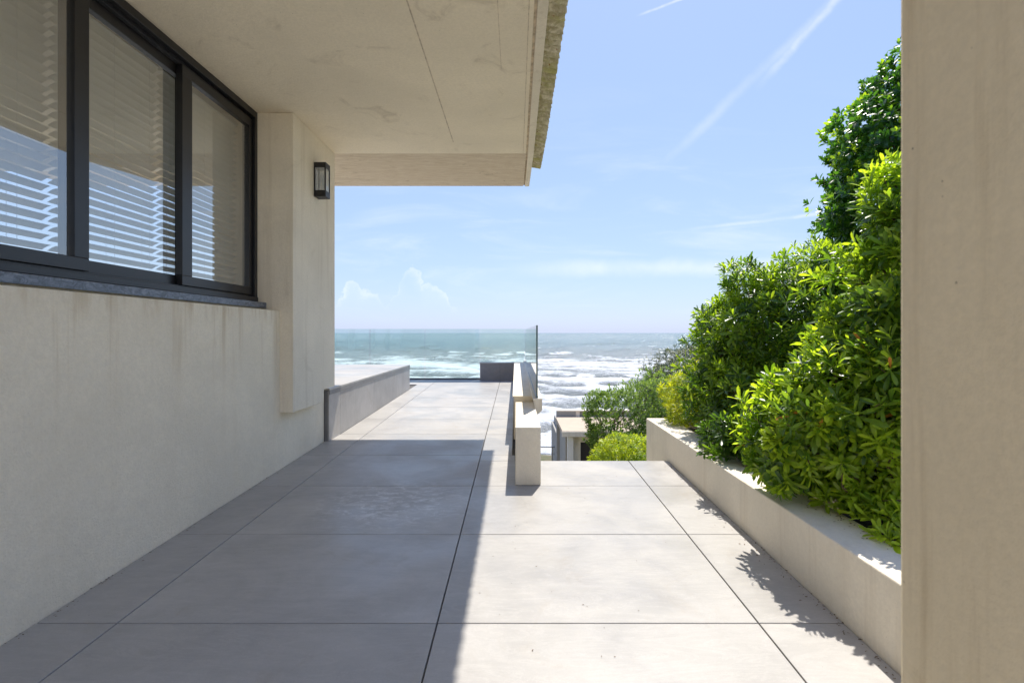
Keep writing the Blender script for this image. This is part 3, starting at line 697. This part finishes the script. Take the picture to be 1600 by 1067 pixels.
# ------------------------------------------------------------------ planter on the right
pl = thing('planter_wall', (1.42, 1.6, 0.0), 'long low cream concrete planter wall along the right of terrace', 'planter')
MB().box(1.305, 1.54, -5.58, 5.12, -1.6, 0.348).build('wall', M['concrete_white'], pl, 0.006)
MB().box(1.54, 6.0, 4.98, 5.12, -2.0, 0.348).build('end_wall', M['concrete_white'], pl, 0.004)
sb_ = MB(); nx, ny = 40, 60; vs = []
for j in range(ny):
    for i in range(nx):
        x = 1.541+i*4.4/(nx-1); y_ = -2.3+j*7.27/(ny-1); vs.append((x, y_, 0.27+0.05*math.sin(x*3+y_*2)+0.02*random.random()+(0.25*(x-1.6)*0.2)))
sb_.add(vs, [(j*nx+i, j*nx+i+1, (j+1)*nx+i+1, (j+1)*nx+i) for j in range(ny-1) for i in range(nx-1)])
o = sb_.build('garden_bed', M['soil'], None); tag(o, kind='structure')

# ------------------------------------------------------------------ near post at the right
o = MB().box(0.6345, 0.95, 0.52, 0.85, -0.02, 3.4).build('concrete_post', M['concrete_post'], None, 0.010, origin=(0.79, 0.68, 0.0))
tag(o, 'tall stained beige concrete post filling the right edge close to camera', 'post')

# ------------------------------------------------------------------ annex and railing far below
an = thing('annex', (2.3, 15.5, -3.7), 'small flat roofed grey annex with tan canopy and dark door below terrace', 'annex')
bx('wall', M['concrete_grey'], an, 1.216, 1.78, 15.2, 15.42, -4.0, -1.13); bx('wall', M['concrete_grey'], an, 1.216, 1.40, 15.425, 17.5, -4.0, -1.82); bx('wall', M['concrete_white'], an, 1.781, 1.90, 15.215, 15.42, -4.0, -1.13)
bx('wall', M['concrete_grey'], an, 1.9, 5.0, 15.26, 15.42, -1.75, -1.13); bx('wall', M['concrete_white'], an, 3.0, 5.0, 15.26, 17.5, -4.0, -1.752)
bx('roof', M['concrete_grey'], an, 1.30, 4.9, 15.46, 17.5, -1.80, -1.60)
bx('coping', M['concrete_white'], an, 1.205, 5.0, 15.19, 15.44, -1.128, -1.10)
bx('canopy', M['concrete_tan'], an, 1.18, 4.6, 13.0, 15.188, -1.40, -1.288, bevel=0.01)
bx('canopy_edge', M['concrete_white'], an, 1.17, 4.61, 12.96, 12.998, -1.43, -1.30)
bx('column', M['white'], an, 1.325, 1.465, 13.05, 13.2, -4.0, -1.432)
bx('wall', M['concrete_white'], an, 1.466, 1.67, 13.22, 13.4, -4.0, -1.402)
bx('wall', M['concrete_grey'], an, 1.30, 1.40, 13.405, 15.19, -4.0, -1.402)
bx('wall', M['concrete_white'], an, 1.67, 4.5, 13.22, 13.4, -1.62, -1.402)
bx('wall', M['concrete_white'], an, 2.75, 4.5, 13.22, 13.4, -4.0, -1.622)
dr = bx('door', M['door_dark'], an, 1.672, 2.748, 13.30, 13.35, -3.9, -1.622)
bx('handle', M['steel'], dr, 1.74, 1.76, 13.24, 13.295, -2.80, -2.62)
rl = thing('metal_railing', (0.9, 16.0, -3.5), 'thin grey metal railing left of the annex above the beach', 'railing')
mb_ = MB(); mb_.tube((-0.5, 16, -2.36), (1.25, 16, -2.36), 0.022); mb_.build('top_rail', M['steel'], rl)
for k in range(4): mb_ = MB(); mb_.tube((-0.5, 16, -2.58-k*0.24), (1.25, 16, -2.58-k*0.24), 0.008, n=5); mb_.build('rail', M['steel'], rl)
for k in range(3): mb_ = MB(); mb_.tube((-0.3+k*0.72, 16, -3.8), (-0.3+k*0.72, 16, -2.37), 0.02); mb_.build('post', M['steel'], rl)

# ------------------------------------------------------------------ plants
def leaf_template(kind):
    """leaf along +Y, upper face +Z, length 1"""
    prof = {'obovate': [(0, .025), (.3, .065), (.62, .118), (.86, .105), (1, .0)],
            'lance': [(0, .03), (.3, .12), (.6, .12), (.85, .06), (1, .0)],
            'oval': [(0, .04), (.25, .2), (.55, .27), (.85, .16), (1, .0)]}[kind]
    vs = []; fs = []
    for i, (t, w) in enumerate(prof):
        zc = -0.16*t*t
        if w == 0: vs.append((0, t, zc)); continue
        vs += [(-w, t, zc+w*0.30), (0, t, zc), (w, t, zc+w*0.30)]
    n = len(prof)-1
    for i in range(n-1):
        a = i*3; b = a+3
        fs += [(a, a+1, b+1), (a, b+1, b), (a+1, a+2, b+2), (a+1, b+2, b+1)]
    a = (n-1)*3; fs += [(a, a+1, n*3), (a+1, a+2, n*3)]
    return np.array(vs), np.array(fs, dtype=np.int32)
T_SHORT = (np.array([(0, 0, 0), (-.17, .45, .03), (0, .5, -.04), (.17, .45, .03), (0, 1, -.12)]), np.array([(0, 2, 1), (0, 3, 2), (1, 2, 4), (2, 3, 4)], dtype=np.int32))
TEMPL = {k: leaf_template(k) for k in ('obovate', 'lance', 'oval')}; TEMPL['small'] = T_SHORT
def sinnoise(P, seed, f):
    r = np.random.default_rng(seed); o = np.zeros(len(P))
    for _ in range(6):
        k = r.normal(0, f, 3); o += np.sin(P@k+r.uniform(0, 6.28))
    return o/2.4
def plant(name, label, cat, base, blobs, per_m2, leaf_len, nleaf, kind, mat, tint=(0.35, 0.2), spread=(25, 80), up=0.5,
          keep=None, nparts=0, young_top=0.25, rough=0.12, depth=(0.55, 1.06), twigs=60, stem_r=0.03, group=None, seed=1, inner=0.35):
    rg = np.random.default_rng(seed)
    root = thing(name, base, label, cat, group)
    C = np.array([b[0] for b in blobs]); Rr = np.array([b[1] for b in blobs])
    P = []; N = []; S = []
    for i in range(len(blobs)):
        a, b, c = Rr[i]; area = 4*math.pi*(((a*b)**1.6+(a*c)**1.6+(b*c)**1.6)/3)**(1/1.6)
        n = int(area*per_m2); d = rg.normal(size=(n, 3)); d /= np.linalg.norm(d, axis=1)[:, None]
        s = np.where(rg.random(n) < inner, rg.uniform(depth[0], 0.9, n), rg.uniform(0.9, depth[1], n))
        q = C[i]+d*Rr[i]*(s*(1+rough*sinnoise(d*Rr[i]+C[i], seed*7+i, 3.2/max(0.3, a))+rough*0.8*sinnoise(d*Rr[i]+C[i], seed*3, 9.0)))[:, None]
        nn = d/Rr[i]; nn /= np.linalg.norm(nn, axis=1)[:, None]
        ok = np.ones(n, bool)
        for j in range(len(blobs)):
            if j == i: continue
            ok &= ((((q-C[j])/Rr[j])**2).sum(1) > 0.72)
        if keep is not None: ok &= keep(q)
        P.append(q[ok]); N.append(nn[ok]); S.append(s[ok])
    P = np.concatenate(P); N = np.concatenate(N); S = np.concatenate(S); n = len(P)
    ax = N+np.array([0, 0, up])+rg.normal(0, 0.28, (n, 3)); ax /= np.linalg.norm(ax, axis=1)[:, None]
    clump = sinnoise(P, seed+50, 5.0)
    rt = np.clip(tint[0]+tint[1]*rg.normal(size=n)+0.16*clump, 0, 1)
    young = (rg.random(n) < young_top*np.clip(N[:, 2]+0.6, 0.15, 1.4)) & (S > 0.9)
    rt = np.where(young, np.clip(rt+0.5, 0, 1), rt)
    rl = leaf_len*rg.uniform(0.7, 1.2, n)
    # leaves of all rosettes
    k = nleaf; idx = np.repeat(np.arange(n), k); m = len(idx)
    A = ax[idx]; ph = np.tile(np.arange(k)*2.39996, n)+np.repeat(rg.uniform(0, 6.28, n), k)+rg.normal(0, 0.15, m)
    th = np.radians(np.tile(np.linspace(spread[0], spread[1], k), n)+rg.normal(0, 9, m))
    ref = np.where(np.abs(A[:, 2:3]) < 0.9, np.array([[0, 0, 1.0]]), np.array([[1.0, 0, 0]]))
    u = np.cross(A, ref); u /= np.linalg.norm(u, axis=1)[:, None]; v = np.cross(A, u)
    side = u*np.cos(ph)[:, None]+v*np.sin(ph)[:, None]
    Y = A*np.cos(th)[:, None]+side*np.sin(th)[:, None]
    Z = A-Y*(A*Y).sum(1)[:, None]; Z += rg.normal(0, 0.12, Z.shape); Z -= Y*(Z*Y).sum(1)[:, None]; Z /= np.linalg.norm(Z, axis=1)[:, None]
    Xa = np.cross(Y, Z)
    stem = np.tile(np.linspace(0.0, -0.55, k), n)*leaf_len
    O = P[idx]+A*stem[:, None]
    L = rl[idx]*rg.uniform(0.75, 1.15, m)*np.tile(np.linspace(0.75, 1.05, k), n)
    T = np.clip(rt[idx]+rg.normal(0, 0.07, m)+np.tile(np.linspace(0.08, -0.08, k), n), 0, 1)
    if keep is not None:
        ok = keep(O+Y*L[:, None]); O, Y, Z, Xa, L, T = O[ok], Y[ok], Z[ok], Xa[ok], L[ok], T[ok]; m = len(O)
    parts = np.zeros(m, bool)
    if nparts:
        mid = O+Y*L[:, None]*0.5; dist = np.linalg.norm(mid-np.array([0, 0, 1.2]), axis=1)
        face = -((mid-np.array([0, 0, 1.2]))*Z).sum(1)/dist
        uu = mid[:, 0]/np.maximum(mid[:, 1], 0.1); vv = (mid[:, 2]-1.2)/np.maximum(mid[:, 1], 0.1)
        vis = (mid[:, 1] > 0.4) & (uu < 0.745) & (vv > -0.68) & (vv < 0.65)
        score = dist-0.15*np.abs(face)+np.where(vis, 0, 100)
        sel = np.argsort(score)[:nparts]; sel = sel[vis[sel]]; parts[sel] = True
    tv, tf = TEMPL[kind]
    me_by = []
    if parts.any():
        for tt in (0.08, 0.25, 0.42, 0.6, 0.8, 1.0):
            me_by.append((tt, mesh_np('leaf', tv, tf, mat, {'tint': np.full(len(tv), tt)}, smooth=True)))
        for i in np.nonzero(parts)[0]:
            me = min(me_by, key=lambda q: abs(q[0]-T[i]))[1]
            o = bpy.data.objects.new('leaf', me); COL.objects.link(o); o.parent = root
            Mx = Matrix(((Xa[i, 0], Y[i, 0], Z[i, 0], O[i, 0]-base[0]), (Xa[i, 1], Y[i, 1], Z[i, 1], O[i, 1]-base[1]), (Xa[i, 2], Y[i, 2], Z[i, 2], O[i, 2]-base[2]), (0, 0, 0, 1)))
            o.matrix_basis = Mx @ Matrix.Scale(float(L[i]), 4)
    r_ = ~parts; O, Y, Z, Xa, L, T = O[r_], Y[r_], Z[r_], Xa[r_], L[r_], T[r_]; m = len(O)
    tw = tv[None, :, :]*L[:, None, None]
    V = O[:, None, :]+Xa[:, None, :]*tw[:, :, 0:1]+Y[:, None, :]*tw[:, :, 1:2]+Z[:, None, :]*tw[:, :, 2:3]-np.array(base)
    nv = len(tv); F = (tf[None]+(np.arange(m)*nv)[:, None, None]).reshape(-1, 3)
    me = mesh_np('foliage', V.reshape(-1, 3), F, mat, {'tint': np.repeat(T, nv)}, smooth=True)
    o = bpy.data.objects.new('foliage', me); COL.objects.link(o); o.parent = root; tag(o, kind='stuff')
    # woody stems: base -> blob centre -> outer twigs
    mb = MB(); B = Vector(base)
    cen = [Vector(c) for c in C]
    for i, c in enumerate(cen):
        mid = B.lerp(c, 0.5)+Vector((rg.normal(0, .04), rg.normal(0, .04), 0)); rr_ = stem_r*(0.6+0.4/len(cen))
        mb.tube(B+Vector((rg.normal(0, .05), rg.normal(0, .05), -0.1)), mid, rr_, rr_*0.75); mb.tube(mid, c, rr_*0.75, rr_*0.5)
    mb.build('trunk', M['bark'], root, smooth=True)
    mb = MB()
    for i in rg.choice(n, min(twigs, n), replace=False):
        e = Vector(P[i]); j = int(np.argmin(((P[i]-C)**2).sum(1))); c = cen[j]; s0 = c.lerp(B, rg.uniform(0, .4)); md = s0.lerp(e, 0.55)+Vector(rg.normal(0, 0.04, 3))
        mb.tube(s0, md, stem_r*0.3, stem_r*0.2, n=5); mb.tube(md, e, stem_r*0.2, stem_r*0.08, n=4)
    mb.build('twigs', M['bark'], root, smooth=True)
    return root
def at(px, py, d): return ((px-806)*d/800, d, 1.2+(520-py)*d/800)
def E(px, py, d, rx, ry, rz): return (at(px, py, d), (rx*d/800, ry, rz*d/800))     # ellipsoid given by its apparent size at a distance

inbed = lambda q: (q[:, 2] > 0.33) & ((q[:, 0] > 1.54) | (q[:, 2] > 0.40)) & (q[:, 0] > 1.35)
# A main rounded hedge
plant('pittosporum_bush', 'large rounded green pittosporum bush at the far end of the planter', 'bush', (2.3, 4.3, 0.3),
      [E(1215, 500, 4.2, 92, 0.55, 85), E(1150, 535, 4.3, 55, 0.45, 75), E(1285, 470, 4.0, 70, 0.55, 75), E(1180, 610, 4.0, 75, 0.45, 80), E(1270, 590, 4.1, 90, 0.5, 90)],
      380, 0.084, 11, 'obovate', M['leaf_pitto'], keep=inbed, nparts=300, seed=3, young_top=0.5, tint=(0.36, 0.22), rough=0.22, twigs=160, inner=0.28, group='bushes in the planter')
# B near light-leaved bushes
plant('pittosporum_bush', 'bright leaved pittosporum bush spilling over the planter, nearest the post', 'bush', (1.95, 2.6, 0.3),
      [E(1275, 640, 2.62, 80, 0.32, 80), E(1232, 690, 2.66, 60, 0.24, 62), E(1365, 690, 2.55, 85, 0.36, 92), E(1425, 780, 2.35, 70, 0.26, 80), E(1325, 745, 2.65, 78, 0.28, 66), E(1405, 835, 2.15, 55, 0.18, 58), E(1350, 800, 2.4, 55, 0.2, 50)],
      430, 0.088, 11, 'obovate', M['leaf_pitto2'], keep=lambda q: (q[:, 2] > 0.36) & (q[:, 0] > 1.20), nparts=300, seed=5, young_top=0.6, tint=(0.48, 0.24), rough=0.26, twigs=170, inner=0.25, group='bushes in the planter')
plant('pittosporum_bush', 'tall narrow leaved pittosporum bush rising beside the post', 'bush', (2.1, 2.5, 0.3),
      [E(1425, 480, 2.45, 90, 0.40, 110), E(1375, 560, 2.55, 78, 0.34, 100), E(1450, 365, 2.4, 72, 0.34, 105), E(1440, 630, 2.35, 90, 0.34, 115)],
      370, 0.096, 11, 'obovate', M['leaf_pitto2'], keep=lambda q: q[:, 0] > 1.32, nparts=300, seed=9, young_top=0.6, tint=(0.42, 0.24), rough=0.26, twigs=150, inner=0.25, group='bushes in the planter')
plant('pittosporum_bush', 'small dark leaved sprig of bush hanging over the planter edge', 'bush', (1.70, 3.3, 0.3),
      [E(1140, 690, 3.5, 40, 0.18, 42), E(1200, 690, 3.35, 50, 0.25, 50)],
      300, 0.095, 10, 'obovate', M['leaf_pitto'], keep=lambda q: q[:, 2] > 0.36, nparts=120, seed=12, young_top=0.2, tint=(0.3, 0.15), twigs=20, stem_r=0.015, rough=0.2, group='bushes in the planter')
# C tall laurel behind
plant('laurel_tree', 'tall dark green laurel with rounded leaves standing against the sky', 'tree', (3.4, 4.1, 0.3),
      [E(1400, 240, 4.1, 98, 0.6, 90), E(1375, 320, 4.0, 72, 0.5, 70), E(1440, 150, 4.1, 78, 0.5, 85), E(1470, 330, 4.2, 130, 0.7, 160)],
      330, 0.062, 8, 'oval', M['leaf_laurel'], nparts=300, seed=21, young_top=0.22, tint=(0.3, 0.16), spread=(20, 75), rough=0.16, stem_r=0.05)
# D yellow bush
plant('golden_bush', 'yellow leaved bush at the planter end beside the large hedge', 'bush', (1.95, 4.85, 0.3),
      [E(1085, 620, 4.9, 50, 0.28, 50), E(1082, 655, 4.75, 46, 0.22, 40), E(1135, 630, 4.7, 60, 0.25, 70)],
      700, 0.045, 8, 'lance', M['leaf_yellow'], keep=lambda q: (q[:, 2] > 0.36), nparts=150, seed=31, young_top=0.5, tint=(0.5, 0.22), twigs=30, stem_r=0.015)
# G lime rounded bush beyond the stair
plant('lime_bush', 'low rounded lime green bush behind the terrace edge', 'bush', (1.55, 7.0, -1.5),
      [E(975, 740, 7.0, 58, 0.5, 58), E(1010, 735, 7.1, 55, 0.5, 50)],
      650, 0.055, 7, 'lance', M['leaf_lime'], seed=41, young_top=0.55, tint=(0.5, 0.2), twigs=20, rough=0.06, inner=0.2)
# F grey-green bush
plant('saltbush', 'loose grey green saltbush in front of the annex', 'bush', (1.95, 9.0, -2.2),
      [E(960, 655, 9.0, 42, 0.5, 48), E(1005, 640, 9.2, 48, 0.6, 45), E(935, 640, 9.0, 25, 0.35, 28), E(1040, 650, 9.5, 50, 0.6, 60), E(990, 690, 9.0, 48, 0.5, 45), E(945, 690, 9.1, 22, .3, 28)],
      430, 0.062, 7, 'small', M['leaf_atriplex'], seed=51, young_top=0.3, tint=(0.45, 0.2), twigs=80, rough=0.2, depth=(0.5, 1.15), up=0.9, spread=(15, 60))
# E dark shrub further off
plant('dark_shrub', 'dark dense shrub on the slope between hedge and sea', 'bush', (4.2, 12.0, -2.6),
      [E(1085, 595, 12.0, 70, 1.1, 52), E(1045, 610, 11.8, 40, 0.8, 38), E(1130, 600, 12.2, 70, 1.1, 70), E(1080, 660, 12.0, 80, 1.1, 70)],
      330, 0.075, 6, 'small', M['leaf_dark'], seed=61, young_top=0.25, tint=(0.4, 0.22), twigs=30, rough=0.10)
wither = TEMPL['obovate']; wm = mesh_np('withered_leaf', wither[0], wither[1], M['leaf_orange'], smooth=True)
for root in [o for o in COL.objects if o.name.startswith('pittosporum_bush')]:
    kids = [c for c in root.children if c.name.startswith('leaf')]; random.shuffle(kids)
    for c in kids[:3]: c.data = wm; c['label'] = 'withered orange leaf'
# leaf litter: countless crumbs on tiles, planter top
lv = []; lf = []
def crumb(x, y_, z, s_):
    a = random.uniform(0, 6.28); k = len(lv); c, d = math.cos(a), math.sin(a)
    for (p, q_) in ((0, -1), (0.45, 0), (0, 1), (-0.4, 0.1)): lv.append((x+s_*(p*c-q_*d), y_+s_*(p*d+q_*c), z+s_*random.uniform(0.05, 0.35)))
    lf.append((k, k+1, k+2)); lf.append((k, k+2, k+3))
for _ in range(150): y_ = random.uniform(1.6, 5.0); crumb(WALL+abs(random.gauss(0, 0.015))+0.004, y_, fz(y_)+0.001, random.uniform(0.003, 0.007))
for _ in range(200): y_ = random.uniform(1.6, 4.3); crumb(PLX-abs(random.gauss(0, 0.03))-0.004, y_, fz(y_)+0.001, random.uniform(0.003, 0.008))
for _ in range(60): y_ = random.uniform(1.6, 4.3); crumb(random.uniform(-0.2, 1.25), y_, fz(y_)+0.001, random.uniform(0.002, 0.006))
for _ in range(320): y_ = random.uniform(1.9, 4.9); crumb(1.535-abs(random.gauss(0, 0.05)), y_, 0.349, random.uniform(0.003, 0.009))
me = bpy.data.meshes.new('leaf_litter'); me.from_pydata(lv, [], lf); me.materials.append(M['dry'])
o = bpy.data.objects.new('leaf_litter', me); COL.objects.link(o)
tag(o, 'brown crumbs of dry leaf scattered along the planter and wall foot', 'leaf litter', kind='stuff')
